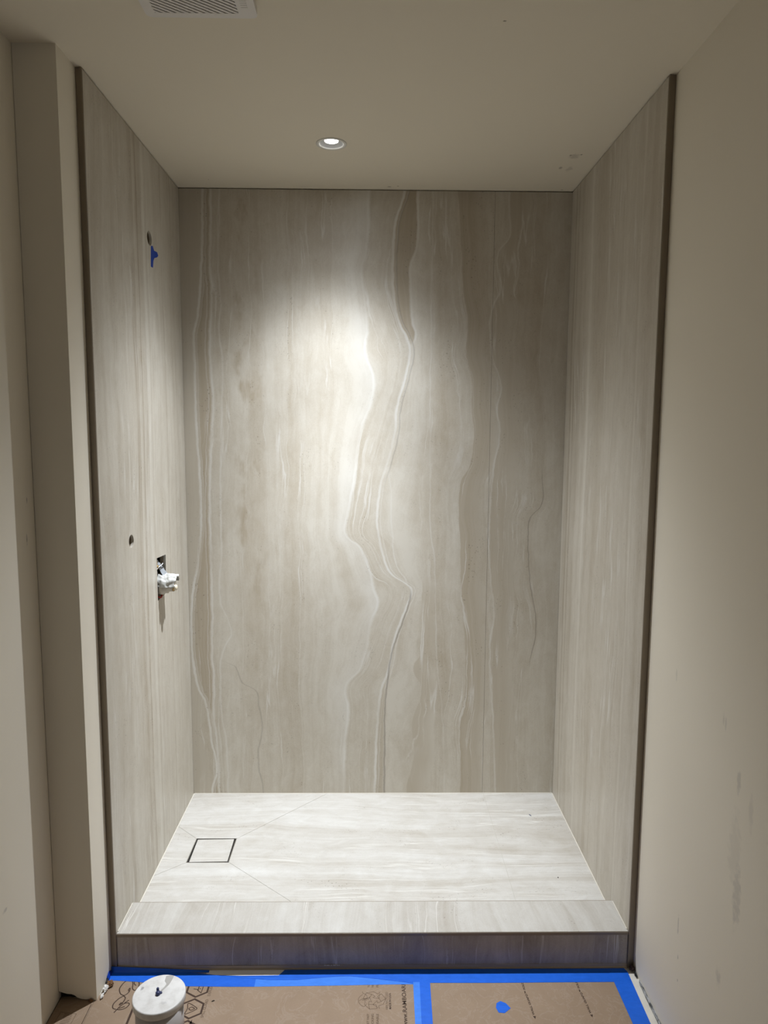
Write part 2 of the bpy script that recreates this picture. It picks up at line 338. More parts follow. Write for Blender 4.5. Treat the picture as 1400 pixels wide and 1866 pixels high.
def add_lathe(bm, c, prof, axis='z', n=48, cap=True):
    """prof: (radius, height) pairs; axis z or x"""
    rings = []
    for r, h in prof:
        ring = []
        for i in range(n):
            t = 2*math.pi*i/n; p, q = r*math.cos(t), r*math.sin(t)
            ring.append(bm.verts.new((c[0]+p, c[1]+q, c[2]+h) if axis == 'z' else (c[0]+h, c[1]+p, c[2]+q)))
        rings.append(ring)
    for a, b in zip(rings, rings[1:]):
        for i in range(n): bm.faces.new((a[i], a[(i+1) % n], b[(i+1) % n], b[i]))
    if cap: bm.faces.new(rings[0][::-1]); bm.faces.new(rings[-1])
def add_prism(bm, pts, z0, z1):
    lo = [bm.verts.new((x, y, z0)) for x, y in pts]; hi = [bm.verts.new((x, y, z1)) for x, y in pts]
    bm.faces.new(lo[::-1]); bm.faces.new(hi); n = len(pts)
    for i in range(n): bm.faces.new((lo[i], lo[(i+1) % n], hi[(i+1) % n], hi[i]))
def plate(name, outline, holes, thick, frame, mat, parent=None):
    """plate with holes: a filled 2-D curve turned to mesh; frame maps (a, b, depth) to the place"""
    cu = bpy.data.curves.new(name, 'CURVE'); cu.dimensions = '2D'; cu.fill_mode = 'BOTH'; cu.extrude = thick/2
    for loop in [outline]+holes:
        sp = cu.splines.new('POLY'); sp.points.add(len(loop)-1); sp.use_cyclic_u = True
        for p, q in zip(sp.points, loop): p.co = (q[0], q[1], 0, 1)
    tmp = bpy.data.objects.new('tmp', cu); C.objects.link(tmp)
    bpy.context.view_layer.update()
    me = bpy.data.meshes.new_from_object(tmp.evaluated_get(bpy.context.evaluated_depsgraph_get()))
    C.objects.unlink(tmp); bpy.data.objects.remove(tmp); bpy.data.curves.remove(cu)
    for v in me.vertices: v.co = frame(*v.co)
    me.name = name; me.materials.clear()
    bm = bmesh.new(); bm.from_mesh(me); bmesh.ops.recalc_face_normals(bm, faces=bm.faces); bm.to_mesh(me); bm.free()
    return link(name, me, mat, parent)
def circle(cx, cy, rx, ry=None, n=40): return [(cx+rx*math.cos(2*math.pi*i/n), cy+(ry or rx)*math.sin(2*math.pi*i/n)) for i in range(n)]
def rect(a, b, c, d): return [(a, b), (c, b), (c, d), (a, d)]
def empty(name, loc, label, cat, group=None):
    o = bpy.data.objects.new(name, None); C.objects.link(o); o.location = loc; o.empty_display_size = 0.05
    o['label'] = label; o['category'] = cat
    if group: o['group'] = group
    bpy.context.view_layer.update()
    return o
def tag(o, label, cat, group=None):
    o['label'] = label; o['category'] = cat
    if group: o['group'] = group
    return o
def struct(o): o['kind'] = 'structure'; return o
def ribbon(bm, pts, width, z0, z1, closed=False):
    """flat stroke following the points"""
    n = len(pts); L = []; R = []
    for i, p in enumerate(pts):
        a = Vector(pts[i-1] if (i > 0 or closed) else p); b = Vector(pts[(i+1) % n] if (i < n-1 or closed) else p)
        p = Vector(p); d1 = (p-a).normalized() if (p-a).length > 1e-9 else (b-p).normalized(); d2 = (b-p).normalized() if (b-p).length > 1e-9 else d1
        t = (d1+d2).normalized() if (d1+d2).length > 1e-6 else d1
        nn = Vector((-t.y, t.x)); k = min(2.0, 1.0/max(0.35, nn.dot(Vector((-d1.y, d1.x)))))
        L.append(p+nn*width/2*k); R.append(p-nn*width/2*k)
    for i in range(n if closed else n-1):
        j = (i+1) % n
        q = [L[i], R[i], R[j], L[j]]
        lo = [bm.verts.new((v.x, v.y, z0)) for v in q]; hi = [bm.verts.new((v.x, v.y, z1)) for v in q]
        bm.faces.new(hi); bm.faces.new(lo[::-1])
        for k in range(4): bm.faces.new((lo[k], lo[(k+1) % 4], hi[(k+1) % 4], hi[k]))
def smooth_path(pts, k=6, closed=False):
    out = []; n = len(pts); m = n if closed else n-1
    for i in range(m):
        g = lambda j: Vector(pts[j % n]) if closed else Vector(pts[max(0, min(n-1, j))])
        p0, p1, p2, p3 = g(i-1), g(i), g(i+1), g(i+2)
        for s in range(k):
            t = s/k
            out.append(tuple(0.5*((2*p1)+(-p0+p2)*t+(2*p0-5*p1+4*p2-p3)*t*t+(-p0+3*p1-3*p2+p3)*t**3)))
    if not closed: out.append(tuple(pts[-1]))
    return out

# ------------------------------------------------------------------ structure
struct(box('floor', (XWL-0.1, YREAR, -0.05), (XDR+0.1, YB+0.1, 0.0), M['subfloor']))
struct(plate('ceiling', rect(XWL-0.12, YREAR-0.1, XDR+0.12, YB+0.12), [circle(LIGHT[0], LIGHT[1], 0.044, n=64)], 0.02,
             lambda a, b, d: (a, b, ZC+0.01+d), M['paint_ceiling']))
struct(box('wall_left', (XWL-0.1, YREAR, 0), (XWL, YB+0.1, ZC), M['paint_left']))
struct(box('wall_right', (XDR, YREAR, 0), (XDR+0.1, YF+0.02, ZC), M['paint_right']))
# boxed pillar beside the shower, its drywall torn off unevenly above the floor
bm = bmesh.new()
foot = [(XWL+0.001, 0.030), (-0.870, .026), (-0.858, .022), (-0.846, .021), (-0.838, .018), (-0.828, .010), (-0.818, .006), (-0.806, .004), (-0.796, .006), (-0.786, .003), (XDL, .001)]
vs = [bm.verts.new((x, YP, z)) for x, z in foot]; top = [bm.verts.new((XDL, YP, ZC)), bm.verts.new((XWL+0.001, YP, ZC))]
bm.faces.new(vs+top)
s1 = bm.verts.new((XDL, YF+0.02, 0.0)); s2 = bm.verts.new((XDL, YF+0.02, ZC)); bm.faces.new([vs[-1], s1, s2, top[0]])
bk = [bm.verts.new((x, YP+0.013, z)) for x, z in foot]
for i in range(len(vs)-1): bm.faces.new((vs[i], bk[i], bk[i+1], vs[i+1]))
struct(from_bm('wall_pillar', bm, M['paint']))
struct(box('pillar_gap_shade', (XWL+0.001, YP+0.014, 0), (XDL-0.001, YP+0.03, 0.05), M['dark']))  # near-black block, paints the shade in the gap under the torn drywall

# shower walls: backer with holes, stone slabs in front of it
HOLE_UP = circle(2.484, 2.240, 0.0255, 0.0235); HOLE_LO = circle(2.206, 1.254, 0.022, 0.0205)
HOLE_V = [(2.456, 1.003), (2.556, 1.009), (2.5635, 1.15), (2.457, 1.155)]
struct(box('wall_back', (XWL, YB+0.0085, 0), (XDR+0.1, YB+0.1, ZC), M['backer']))
wsl = struct(plate('wall_shower_left', rect(YF+0.004, 0.0, YB+0.009, ZC), [HOLE_UP, HOLE_LO, HOLE_V], 0.013,
             lambda a, b, d: (XL-0.015+d, a, b), M['backer']))
struct(box('wall_shower_right', (XR+0.0085, YF+0.003, 0), (XDR+0.1, YB+0.009, ZC), M['backer']))
T = 0.008; GAP = 0.0035
SIDE = [(YF+0.0015, 0.002), (YB-0.0015, 0.002), (YB-0.0015, ZC-GAP-.001), (YF+0.0015, ZC-GAP-.001)]
slab0 = slab = box('wall_slab', (XL-0.004, YB, ZP-0.01), (0.4664, YB+T, ZC-GAP), M['stone_back'])
tag(slab, 'wide travertine look slab with the spotlit wavy veins, back wall of shower', 'wall slab')
slab = box('wall_slab', (0.4674, YB, ZP-0.01), (XR+0.004, YB+T, ZC-GAP), M['stone_back'])
tag(slab, 'narrow travertine look slab right of the back wall seam', 'wall slab')
slab = plate('wall_slab', SIDE, [HOLE_UP, HOLE_LO, HOLE_V], T, lambda a, b, d: (XL-T/2+d, a, b), M['stone_left'])
tag(slab, 'left shower wall slab with two round pipe holes and a valve cutout', 'wall slab')
slab = plate('wall_slab', SIDE, [], T, lambda a, b, d: (XR+T/2+d, a, b), M['stone_right'])
tag(slab, 'plain right shower wall slab with faint vertical grain and no holes', 'wall slab')
o = box('seam_grout', (0.46645, YB+.0006, ZP), (0.46735, YB+.006, ZC-GAP), plain('seam_grout', (.13, .105, .075), .9, .1)); o.parent = slab0
# metal edge profiles of the opening
def trim(name, x0, x1, inner):
    bm = bmesh.new()
    add_box(bm, (x0, YF-0.001, 0.001), (x1, YF+0.014, ZC-0.0005), 0.0008)
    o = struct(from_bm(name, bm, M['bronze']))
    bm = bmesh.new()
    if inner > 0: add_box(bm, (x1-0.0055, YF-0.003, 0.001), (x1-.0003, YF-0.0008, ZC-0.001), 0.0006)
    else: add_box(bm, (x0+.0003, YF-0.003, 0.001), (x0+0.0055, YF-0.0008, ZC-0.001), 0.0006)
    from_bm('profile_lip', bm, M['bronze'], o)
    return o
trim('trim_1', XDL+0.0005, XL-0.0003, 1)
trim('trim_2', XR+0.0003, XDR-0.0005, -1)

# ------------------------------------------------------------------ curb
curb = empty('shower_curb', (0, (YF+YK)/2, 0), 'low stone look curb across the front of the shower', 'curb')
box('core', (XL+0.001, YF+0.009, 0.001), (XR-0.001, YK-0.001, ZK-0.009), M['grout'], curb)
box('top_slab', (XL+0.0008, YF+0.0012, ZK-0.008), (XR-0.0008, YK+0.004, ZK), M['stone_curb'], curb, 0.0006)
box('face_slab', (XL+0.0012, YF+0.0015, 0.012), (XR-0.0012, YF+0.0085, ZK-0.0085), M['stone_face'], curb)
box('rear_joint', (XL+0.004, YK+0.0042, ZK-0.012), (XR-0.004, YK+0.0062, ZK-0.0002), plain('joint_brown', (.30, .26, .21), .8, .2), curb)
box('top_profile', (XL+0.0006, YF-0.0008, ZK-0.0105), (XR-0.0006, YF+0.001, ZK-0.0012), M['bronze'], curb, 0.0004)
bm = bmesh.new()
add_box(bm, (XL+0.0006, YF-0.0006, 0.001), (XR-0.0006, YF+0.001, 0.0135), 0.0004); add_box(bm, (XL+0.0006, YF-0.003, 0.001), (XR-0.0006, YF-0.0005, 0.004))
bp = from_bm('bottom_profile', bm, M['bronze_edge'], curb)
bm = bmesh.new()   # dried white filler drips at the joint under the face
for x, wd in ((-.140, .003), (-.131, .006), (-.121, .002), (-.112, .005), (-.103, .002), (-.098, .002)):
    bmesh.ops.create_icosphere(bm, subdivisions=2, radius=1.0, matrix=Matrix.Translation((x, YF-0.0009, .0138)) @ Matrix.Diagonal((wd, .001, .0012, 1)))
from_bm('filler_drips', bm, M['white_plastic'], curb)

# ------------------------------------------------------------------ shower floor and drain
D0, D1, D2, D3 = (-.6635, 2.3775), (-.509, 2.3775), (-.509, 2.529), (-.6635, 2.529)
base = empty('shower_floor', (0, 2.48, ZP-0.03), 'pale stone look shower floor cut to slope to the square drain', 'shower floor')
box('mortar_bed', (XL+0.001, YK+0.0005, 0.001), (XR-0.001, YB-0.001, ZP-0.0095), M['grout'], base)
G1 = 0.0006
plate('grout_layer', rect(XL+.001, YK+.006, XR-.001, YB-.001), [rect(-.6617, 2.3777, -.5107, 2.5287)], .0083, lambda a, b, d: (a, b, ZP-.0009-.00415+d), plain('pale_grout', (.50, .47, .41), .9, .1), base)
def slab_piece(pts):
    # pull each piece in by half a joint
    c = Vector((sum(p[0] for p in pts)/len(pts), sum(p[1] for p in pts)/len(pts))); n = len(pts)
    area = sum(pts[i][0]*pts[(i+1) % n][1]-pts[(i+1) % n][0]*pts[i][1] for i in range(n))
    if area < 0: pts = pts[::-1]
    out = []
    for i in range(n):
        p0, p1, p2 = Vector(pts[i-1]), Vector(pts[i]), Vector(pts[(i+1) % n])
        d1, d2 = (p1-p0).normalized(), (p2-p1).normalized()
        n1, n2 = Vector((-d1.y, d1.x)), Vector((-d2.y, d2.x)); b = n1+n2; b = b/(max(0.3, b.dot(n1)))
        out.append(tuple(p1+b*G1))
    bm = bmesh.new(); add_prism(bm, out, ZP-0.0008, ZP); from_bm('floor_slab', bm, M['stone_floor'], base)
xl, xr, yb, yk = XL+0.0005, XR-0.0005, YB-0.0005, YK+0.005
slab_piece([D3, (xl, 2.615), (xl, 2.30), D0])
slab_piece([D3, D2, (-.19, yb), (xl, yb), (xl, 2.615)])
slab_piece([D0, (xl, 2.30), (xl, yk), (-.192, yk), D1])
slab_piece([D1, (-.192, yk), (.4706, yk), (.4706, yb), (-.19, yb), D2])
slab_piece([(.4706, yk), (xr, yk), (xr, yb), (.4706, yb)])
bm = bmesh.new()   # soft sealant bead round the floor
for lo, hi in (((xl, yk, ZP-.002), (xl+.004, yb, ZP+.0012)), ((xr-.004, yk, ZP-.002), (xr, yb, ZP+.0012)), ((xl, yb-.004, ZP-.002), (xr, yb, ZP+.0012))):
    add_box(bm, lo, hi, 0.0008)
from_bm('sealant_bead', bm, plain('cream_sealant', (.66, .62, .54), .6, .3), base)
bm = bmesh.new()
for x, s in ((0, 1),):
    add_box(bm, (xl, YF+.01, ZK-.001), (xl+.003, YK, ZK+.002), 0.0008); add_box(bm, (xr-.003, YF+.01, ZK-.001), (xr, YK, ZK+.002), 0.0008)
from_bm('sealant_bead', bm, bpy.data.materials['cream_sealant'], curb)

dr = empty('shower_drain', (-.586, 2.453, ZP-0.008), 'square tile insert drain in a steel frame, left side of shower floor', 'drain')
cx, cy = -.5862, 2.4532; h = .0755; t = .0022
bm = bmesh.new()
for lo, hi in (((cx-h, cy-h), (cx-h+t, cy+h)), ((cx+h-t, cy-h), (cx+h, cy+h)), ((cx-h+t, cy-h), (cx+h-t, cy-h+t)), ((cx-h+t, cy+h-t), (cx+h-t, cy+h))):
    add_box(bm, (*lo, ZP-.008), (*hi, ZP+.0006), 0.0003)
from_bm('frame', bm, M['steel'], dr)
box('channel', (cx-h+t, cy-h+t, ZP-.0085), (cx+h-t, cy+h-t, ZP-.0075), M['dark'], dr)
Rt = Matrix.Rotation(math.radians(1.2), 3, 'Z')
bm = bmesh.new(); add_box(bm, (cx-.0675, cy-.0700, ZP-.0074), (cx+.0675, cy+.0700, ZP), 0.0004, Rt); from_bm('insert_tile', bm, M['stone_floor'], dr)
# tiny chips lying about
def chip(name, loc, size, rot, mat, label, cat):
    bm = bmesh.new(); bmesh.ops.create_icosphere(bm, subdivisions=2, radius=1.0)
    for v in bm.verts:
        v.co *= 1+0.35*mnoise.noise(v.co*1.7+Vector(loc)*9); v.co = Vector((v.co.x*size[0], v.co.y*size[1], v.co.z*size[2]))
    o = from_bm(name, bm, mat); o.location = (loc[0], loc[1], loc[2]+size[2]*.9); o.rotation_euler = (0, 0, rot); return tag(o, label, cat)
chip('plastic_scrap', (.6325, 2.686, ZP), (.0075, .0018, .0012), math.radians(-62), plain('blue_grey_scrap', (.10, .11, .18)), 'tiny dark blue sliver lying on the shower floor near the back right', 'scrap')
chip('stone_crumb', (.6415, 2.285, ZP), (.0022, .0018, .0012), 0.3, M['dark'], 'tiny dark crumb on the shower floor near the right wall', 'crumb')

# ------------------------------------------------------------------ pipe stubs behind the round holes, valve in its cutout
brass = plain('weathered_brass', (.42, .29, .12), .35, .5, .8, nscale=80, namp=.4)
copper = plain('dull_pipe_metal', (.30, .28, .25), .35, .5, .7)
for nm, (y, z), lb in (('pipe_fitting', (2.484, 2.240), 'dark pipe fitting inside the upper round hole of the left shower slab'),
                       ('pipe_fitting', (2.206, 1.254), 'dark pipe fitting inside the lower round hole of the left shower slab')):
    e = empty(nm, (XL-.05, y, z), lb, 'pipe fitting')
    bm = bmesh.new(); add_lathe(bm, (XL, y, z), [(.009, -.012), (.0125, -.012), (.0125, -.045), (.016, -.045), (.016, -.075), (.009, -.075), (.009, -.012)], 'x', 24, cap=False); from_bm('collar', bm, copper, e, True)
    bm = bmesh.new(); add_lathe(bm, (XL, y, z), [(.0088, -.030), (.0088, -.031)], 'x', 24); from_bm('plug', bm, M['dark'], e)
vy, vz = 2.497, 1.050
val = empty('shower_valve', (XL-.05, vy, vz), 'rough-in shower valve wrapped in white protective film, poking from the left wall cutout', 'shower valve')
bm = bmesh.new()
add_lathe(bm, (XL, vy, vz), [(.030, -.05), (.030, -.006), (.033, -.006), (.033, .012), (.028, .014), (.028, .026), (.022, .028), (.022, .046), (.018, .049)], 'x', 32)
from_bm('valve_body', bm, plain('cream_plastic', (.60, .56, .48), .45, .4, nscale=90, namp=.35), val, True)
bm = bmesh.new(); add_lathe(bm, (XL, vy-.008, vz-.006), [(.010, .046), (.010, .057), (.008, .059)], 'x', 20); from_bm('stem', bm, plain('pale_stem', (.75, .68, .52), .3, .5), val, True)
bm = bmesh.new(); add_lathe(bm, (XL, vy-.008, vz-.006), [(.0125, .044), (.0125, .050)], 'x', 20); from_bm('stem_ring', bm, brass, val, True)
# crumpled film draped over the valve
bm = bmesh.new(); NU, NV = 34, 26; grid = []
for i in range(NU+1):
    row = []
    for j in range(NV+1):
        th = math.radians(12+(176)*i/NU); s = j/NV
        r = .0352+.006*mnoise.noise(Vector((th*3.2, s*5, 1.3)))+.0022*mnoise.noise(Vector((th*6, s*9, 4.0)))
        r *= (1.0-0.30*max(0, s-.55)); x = XL-.012+s*.070+.006*mnoise.noise(Vector((th*2.2, s*3, 8)))
        if math.sin(th) > .75: x += .010*max(0, s-.6)
        row.append(bm.verts.new((x, vy+r*math.cos(th), vz+.004+r*math.sin(th)*1.10)))
    grid.append(row)
for i in range(NU):
    for j in range(NV): bm.faces.new((grid[i][j], grid[i+1][j], grid[i+1][j+1], grid[i][j+1]))
film = from_bm('film', bm, plain('white_film', (.52, .52, .49), .4, .4, nscale=60, namp=.25), val, True)
md = film.modifiers.new('thickness', 'SOLIDIFY'); md.thickness = .0008
# film tail rising into the cutout with a wire tie
bm = bmesh.new(); grid = []
for i in range(15):
    row = []; s = i/14
    for j in range(11):
        q = j/10-.5; wd = .052-.020*s
        y = vy+.010+q*wd+.003*math.sin(s*6); z = vz+.030+s*.066
        x = XL+.022-.040*s+.006*mnoise.noise(Vector((q*5, s*5, 2)))-.006*(2*q)**2
        row.append(bm.verts.new((x, y, z)))
    grid.append(row)
for i in range(14):
    for j in range(10): bm.faces.new((grid[i][j], grid[i+1][j], grid[i+1][j+1], grid[i][j+1]))
tail = from_bm('film_tail', bm, plain('grey_white_film', (.30, .32, .34), .35, .5, nscale=50, namp=.3), val, True)
md = tail.modifiers.new('thickness', 'SOLIDIFY'); md.thickness = .0008
def wire(name, pts, r, mat, parent):
    cu = bpy.data.curves.new(name, 'CURVE'); cu.dimensions = '3D'; cu.bevel_depth = r; cu.bevel_resolution = 3; cu.use_fill_caps = True
    sp = cu.splines.new('POLY'); P_ = smooth_path([Vector(p) for p in pts], 6)
    sp.points.add(len(P_)-1)
    for a, b in zip(sp.points, P_): a.co = (*b, 1)
    tmp = bpy.data.objects.new('tmp', cu); C.objects.link(tmp); bpy.context.view_layer.update()
    me = bpy.data.meshes.new_from_object(tmp.evaluated_get(bpy.context.evaluated_depsgraph_get())); C.objects.unlink(tmp); bpy.data.objects.remove(tmp)
    me.materials.clear()
    return link(name, me, mat, parent, True)
black = plain('black_rubber', (.02, .02, .02), .5, .3)
wire('tie_wire', [(XL-.006, 2.461, 1.112), (XL+.001, 2.480, 1.121), (XL-.001, 2.510, 1.120), (XL-.004, 2.538, 1.122), (XL-.012, 2.556, 1.118)], .0016, plain('white_wire', (.75, .75, .75), .4), val)
wire('tie_wire', [(XL-.006, 2.470, 1.108), (XL-.001, 2.463, 1.098), (XL-.003, 2.462, 1.086), (XL-.008, 2.474, 1.082), (XL-.006, 2.481, 1.096)], .0016, black, val)
wire('tie_wire', [(XL+.002, 2.474, 1.1165), (XL+.004, 2.51, 1.114), (XL+.0, 2.535, 1.1165)], .0014, black, val)
bm = bmesh.new(); add_lathe(bm, (XL-.030, 2.468, 1.132), [(.013, 0), (.013, .022), (.010, .026)], 'x', 20); add_lathe(bm, (XL-.030, 2.475, 1.12), [(.007, 0), (.007, .03)], 'x', 16)
from_bm('brass_union', bm, brass, val, True)
wire('red_wire', [(XL-.02, 2.480, 1.022), (XL-.004, 2.474, 1.014), (XL+.003, 2.482, 1.010), (XL+.002, 2.495, 1.016), (XL-.01, 2.51, 1.02)], .003, plain('red_wire', (.38, .03, .02), .4), val)
box('stud_bay_shade', (XWL+.002, 2.30, .85), (XWL+.01, 2.75, 1.35), M['dark'], val)  # near-black sheet, stands in for the shade deep in the wall cavity

# blue tape scrap stuck on the left slab
P_ = [(2.4971, 2.2184), (2.5174, 2.2235), (2.5289, 2.2104), (2.5556, 2.212), (2.5647, 2.2022), (2.5538, 2.1941), (2.5302, 2.1867), (2.5205, 2.1753), (2.5131, 2.1501), (2.4901, 2.1489)]
bm = bmesh.new(); f = [bm.verts.new((XL+.0004+.004*max(0, (y-2.52)/.045), y, z)) for y, z in P_]; b = [bm.verts.new((XL+.0001+.004*max(0, (y-2.52)/.045), y, z)) for y, z in P_]
bm.faces.new(f); bm.faces.new(b[::-1])
for i in range(len(f)): bm.faces.new((f[i], f[(i+1) % len(f)], b[(i+1) % len(f)], b[i]))
tag(from_bm('tape_scrap', bm, M['tape_dark']), 'torn dark blue tape scrap stuck under the upper round hole', 'tape')

# ------------------------------------------------------------------ downlight
dl = empty('recessed_downlight', (LIGHT[0], LIGHT[1], ZC), 'small round lit downlight recessed in the shower ceiling', 'ceiling light')
bm = bmesh.new(); add_lathe(bm, (LIGHT[0], LIGHT[1], ZC), [(.0500, -.0002), (.0500, -.0016), (.0475, -.0024), (.040, -.0020), (.038, -.0002)], n=64, cap=False)
from_bm('trim_ring', bm, plain('white_ring', (.72, .70, .64), .5, .3), dl, True)
bm = bmesh.new(); add_lathe(bm, (LIGHT[0], LIGHT[1], ZC), [(.040, -.0012), (.034, .005), (.0225, .0085)], n=64, cap=False)
from_bm('baffle', bm, plain('grey_baffle', (.34, .34, .33), .35, .4), dl, True)
gl = G('lit_lens'); gl.col((.9, .9, .9)); gl.b.inputs['Emission Color'].default_value = (1, .98, .94, 1); gl.b.inputs['Emission Strength'].default_value = 14.0
bm = bmesh.new(); add_lathe(bm, (LIGHT[0], LIGHT[1], ZC), [(.0225, .0083), (.0225, .0105)], n=48); from_bm('lens', bm, gl.m, dl)

# ------------------------------------------------------------------ exhaust fan grille
fan = empty('exhaust_fan_grille', (-.385, 1.575, ZC), 'white square exhaust fan grille with slanted slots on the ceiling', 'fan grille')
fx0, fx1, fy0, fy1, fz = -.508, -.262, 1.455, 1.702, ZC-.016
Wp = plain('white_grille_plastic', (.80, .765, .72), .4, .4)
def rr(x0, y0, x1, y1, r, n=6):
    o = []
    for cx_, cy_, a0 in ((x1-r, y1-r, 0), (x0+r, y1-r, 90), (x0+r, y0+r, 180), (x1-r, y0+r, 270)):
        for k in range(n+1): t_ = math.radians(a0+90*k/n); o.append((cx_+r*math.cos(t_), cy_+r*math.sin(t_)))
    return o
sx0, sx1, sy0, sy1 = -.486, -.302, 1.47, 1.684
bm = bmesh.new()    # slots as bars between the holes
plate('cover', rr(fx0, fy0, fx1, fy1, .014), [rect(sx0, sy0, sx1, sy1)], .004, lambda a, b, d: (a, b, fz+.002+d), Wp, fan)
plate('skirt', rr(fx0, fy0, fx1, fy1, .014), [rr(fx0+.004, fy0+.004, fx1-.004, fy1-.004, .011)], ZC-fz-.0045, lambda a, b, d: (a, b, (ZC+fz+.004)/2+d), Wp, fan)
box('dark_backing', (sx0-.002, sy0-.002, fz+.009), (sx1+.002, sy1+.002, fz+.010), M['dark'], fan)
def clip(poly, ax, lim, keep_less):
    out = []
    for i in range(len(poly)):
        a, b = poly[i-1], poly[i]; ia = (a[ax] <= lim) == keep_less; ib = (b[ax] <= lim) == keep_less
        if ia != ib: t_ = (lim-a[ax])/(b[ax]-a[ax]); out.append((a[0]+(b[0]-a[0])*t_, a[1]+(b[1]-a[1])*t_))
        if ib: out.append(b)
    return out
ang = math.radians(38); d = Vector((math.cos(ang), math.sin(ang))); nn = Vector((-d.y, d.x)); pitch = .0098
c0 = Vector(((sx0+sx1)/2, (sy0+sy1)/2))
for k in range(-16, 17):
    c = c0+nn*(k*pitch); q = [c-d*.3-nn*.0029, c+d*.3-nn*.0029, c+d*.3+nn*.0029, c-d*.3+nn*.0029]
    poly = [tuple(p) for p in q]
    for ax_, lim, kl in ((0, sx0, False), (0, sx1, True), (1, sy0, False), (1, sy1, True)):
        poly = clip(poly, ax_, lim, kl) if len(poly) > 2 else []
    if len(poly) > 2: add_prism(bm, poly, fz+.0003, fz+.0037)
from_bm('slats', bm, Wp, fan)
bm = bmesh.new()
for i in range(4): add_box(bm, (-.2925, 1.660-i*.008, fz-.0004), (-.278, 1.6625-i*.008, fz))
from_bm('embossed_mark', bm, plain('embossed_mark', (.70, .67, .62), .5), fan)

# ------------------------------------------------------------------ floor protection boards
BT = .0016
def board(pts, label):
    bm = bmesh.new(); add_prism(bm, pts, .0004, BT); return tag(from_bm('protection_board', bm, M['card']), label, 'floor board')
b0 = board([(-.8795, 0.7), (-.7812, 0.7), (-.7812, 1.842), (-.8795, 1.866)], 'narrow brown protection board strip against the left wall beside the pillar')
b1 = board([(-.7806, 0.7), (.1300, 0.7), (.1300, 1.905), (-.768, 1.925), (-.772, 1.87), (-.7806, 1.846)], 'wide brown protection board printed with icons, left of the middle tape')
b2 = board([(.1320, 0.7), (.738, 0.7), (.736, 1.91), (.1320, 1.91)], 'brown protection board with the blue tape dot, right of the middle tape')
bm = bmesh.new(); add_prism(bm, [(-.8815, 1.74), (-.8785, 1.74), (-.8785, 1.868), (-.8815, 1.868)], .0001, .0012)
from_bm('dark_gap', bm, M['dark'], b0)
Zi0, Zi1 = BT, BT+.0001
def strokes(name, parent, mat, items, w=.0022):
    bm = bmesh.new()
    for it in items:
        pts, cl = it[0], it[1]; ribbon(bm, pts, it[2] if len(it) > 2 else w, Zi0, Zi1, cl)
    return from_bm(name, bm, mat, parent)
def text(body, x, y, size, length, mat, parent, rot=90, name='printed_text', bold=0.0):
    """print running along +y; (x, y) is the start of the baseline"""
    cu = bpy.data.curves.new(name, 'FONT'); cu.body = body; cu.size = size; cu.offset = bold
    tmp = bpy.data.objects.new('tmp', cu); C.objects.link(tmp); bpy.context.view_layer.update()
    me = bpy.data.meshes.new_from_object(tmp.evaluated_get(bpy.context.evaluated_depsgraph_get())); C.objects.unlink(tmp); bpy.data.objects.remove(tmp)
    L = max(v.co.x for v in me.vertices); k = length/L if length else 1.0
    R_ = Matrix.Rotation(math.radians(rot), 3, 'Z')
    for v in me.vertices: v.co = R_ @ Vector((v.co.x*k, v.co.y, 0)) + Vector((x, y, BT+.00012))
    me.materials.clear(); return link(name, me, mat, parent)
# leaf emblem, two loops
S = lambda p, cl=False: (smooth_path(p, 6, cl), cl)
leafs = [S([(-.7045, 1.862), (-.716, 1.868), (-.7255, 1.885), (-.724, 1.902), (-.7185, 1.914), (-.710, 1.920)]),
         S([(-.7045, 1.862), (-.698, 1.868), (-.6945, 1.878), (-.6965, 1.889), (-.699, 1.884), (-.6965, 1.878)]),
         S([(-.700, 1.918), (-.6935, 1.905), (-.689, 1.888), (-.680, 1.881), (-.674, 1.890), (-.6755, 1.905), (-.682, 1.916), (-.690, 1.921)]),
         S([(-.6935, 1.917), (-.690, 1.906), (-.683, 1.899)]),
         S([(-.705, 1.861), (-.716, 1.850), (-.7235, 1.832), (-.720, 1.818), (-.7095, 1.8135)]),
         S([(-.705, 1.861), (-.698, 1.854), (-.698, 1.842), (-.702, 1.832), (-.706, 1.829), (-.704, 1.836), (-.698, 1.834)]),
         S([(-.7115, 1.802), (-.704, 1.820), (-.696, 1.832), (-.686, 1.836), (-.679, 1.832), (-.683, 1.820), (-.694, 1.813), (-.7075, 1.8125)]),
         S([(-.703, 1.817), (-.696, 1.820), (-.689, 1.8235)]), S([(-.694, 1.835), (-.688, 1.842), (-.685, 1.846)])]
strokes('printed_leaf_emblem', b1, M['ink'], leafs, .0030)
strokes('printed_line', b1, M['ink'], [([(-.6640, 1.835), (-.6628, 1.70)], False)], .0062)
strokes('printed_line', b0, M['ink'], [([(-.7850, 1.832), (-.7845, 1.70)], False)], .0018)
def hexa(cx_, cy_, r, rot=30): return [(cx_+r*math.cos(math.radians(rot+60*k)), cy_+r*math.sin(math.radians(rot+60*k))) for k in range(6)]
strokes('printed_hexagons', b1, M['ink'], [(hexa(-.5005, 1.8890, .0335), True, .0054), (hexa(-.5005, 1.8145, .0335), True, .0054), (hexa(-.5005, 1.7400, .0335), True, .0054)])
strokes('printed_drop_icon', b1, M['ink'], [
    S([(-.5155, 1.832), (-.506, 1.830), (-.4885, 1.818), (-.4865, 1.8145), (-.4885, 1.811), (-.506, 1.799), (-.5155, 1.797), (-.5125, 1.8145)], True),
    S([(-.5085, 1.8145), (-.502, 1.820), (-.4965, 1.8175), (-.4925, 1.8145), (-.4965, 1.8115), (-.502, 1.809)], True)], .0024)
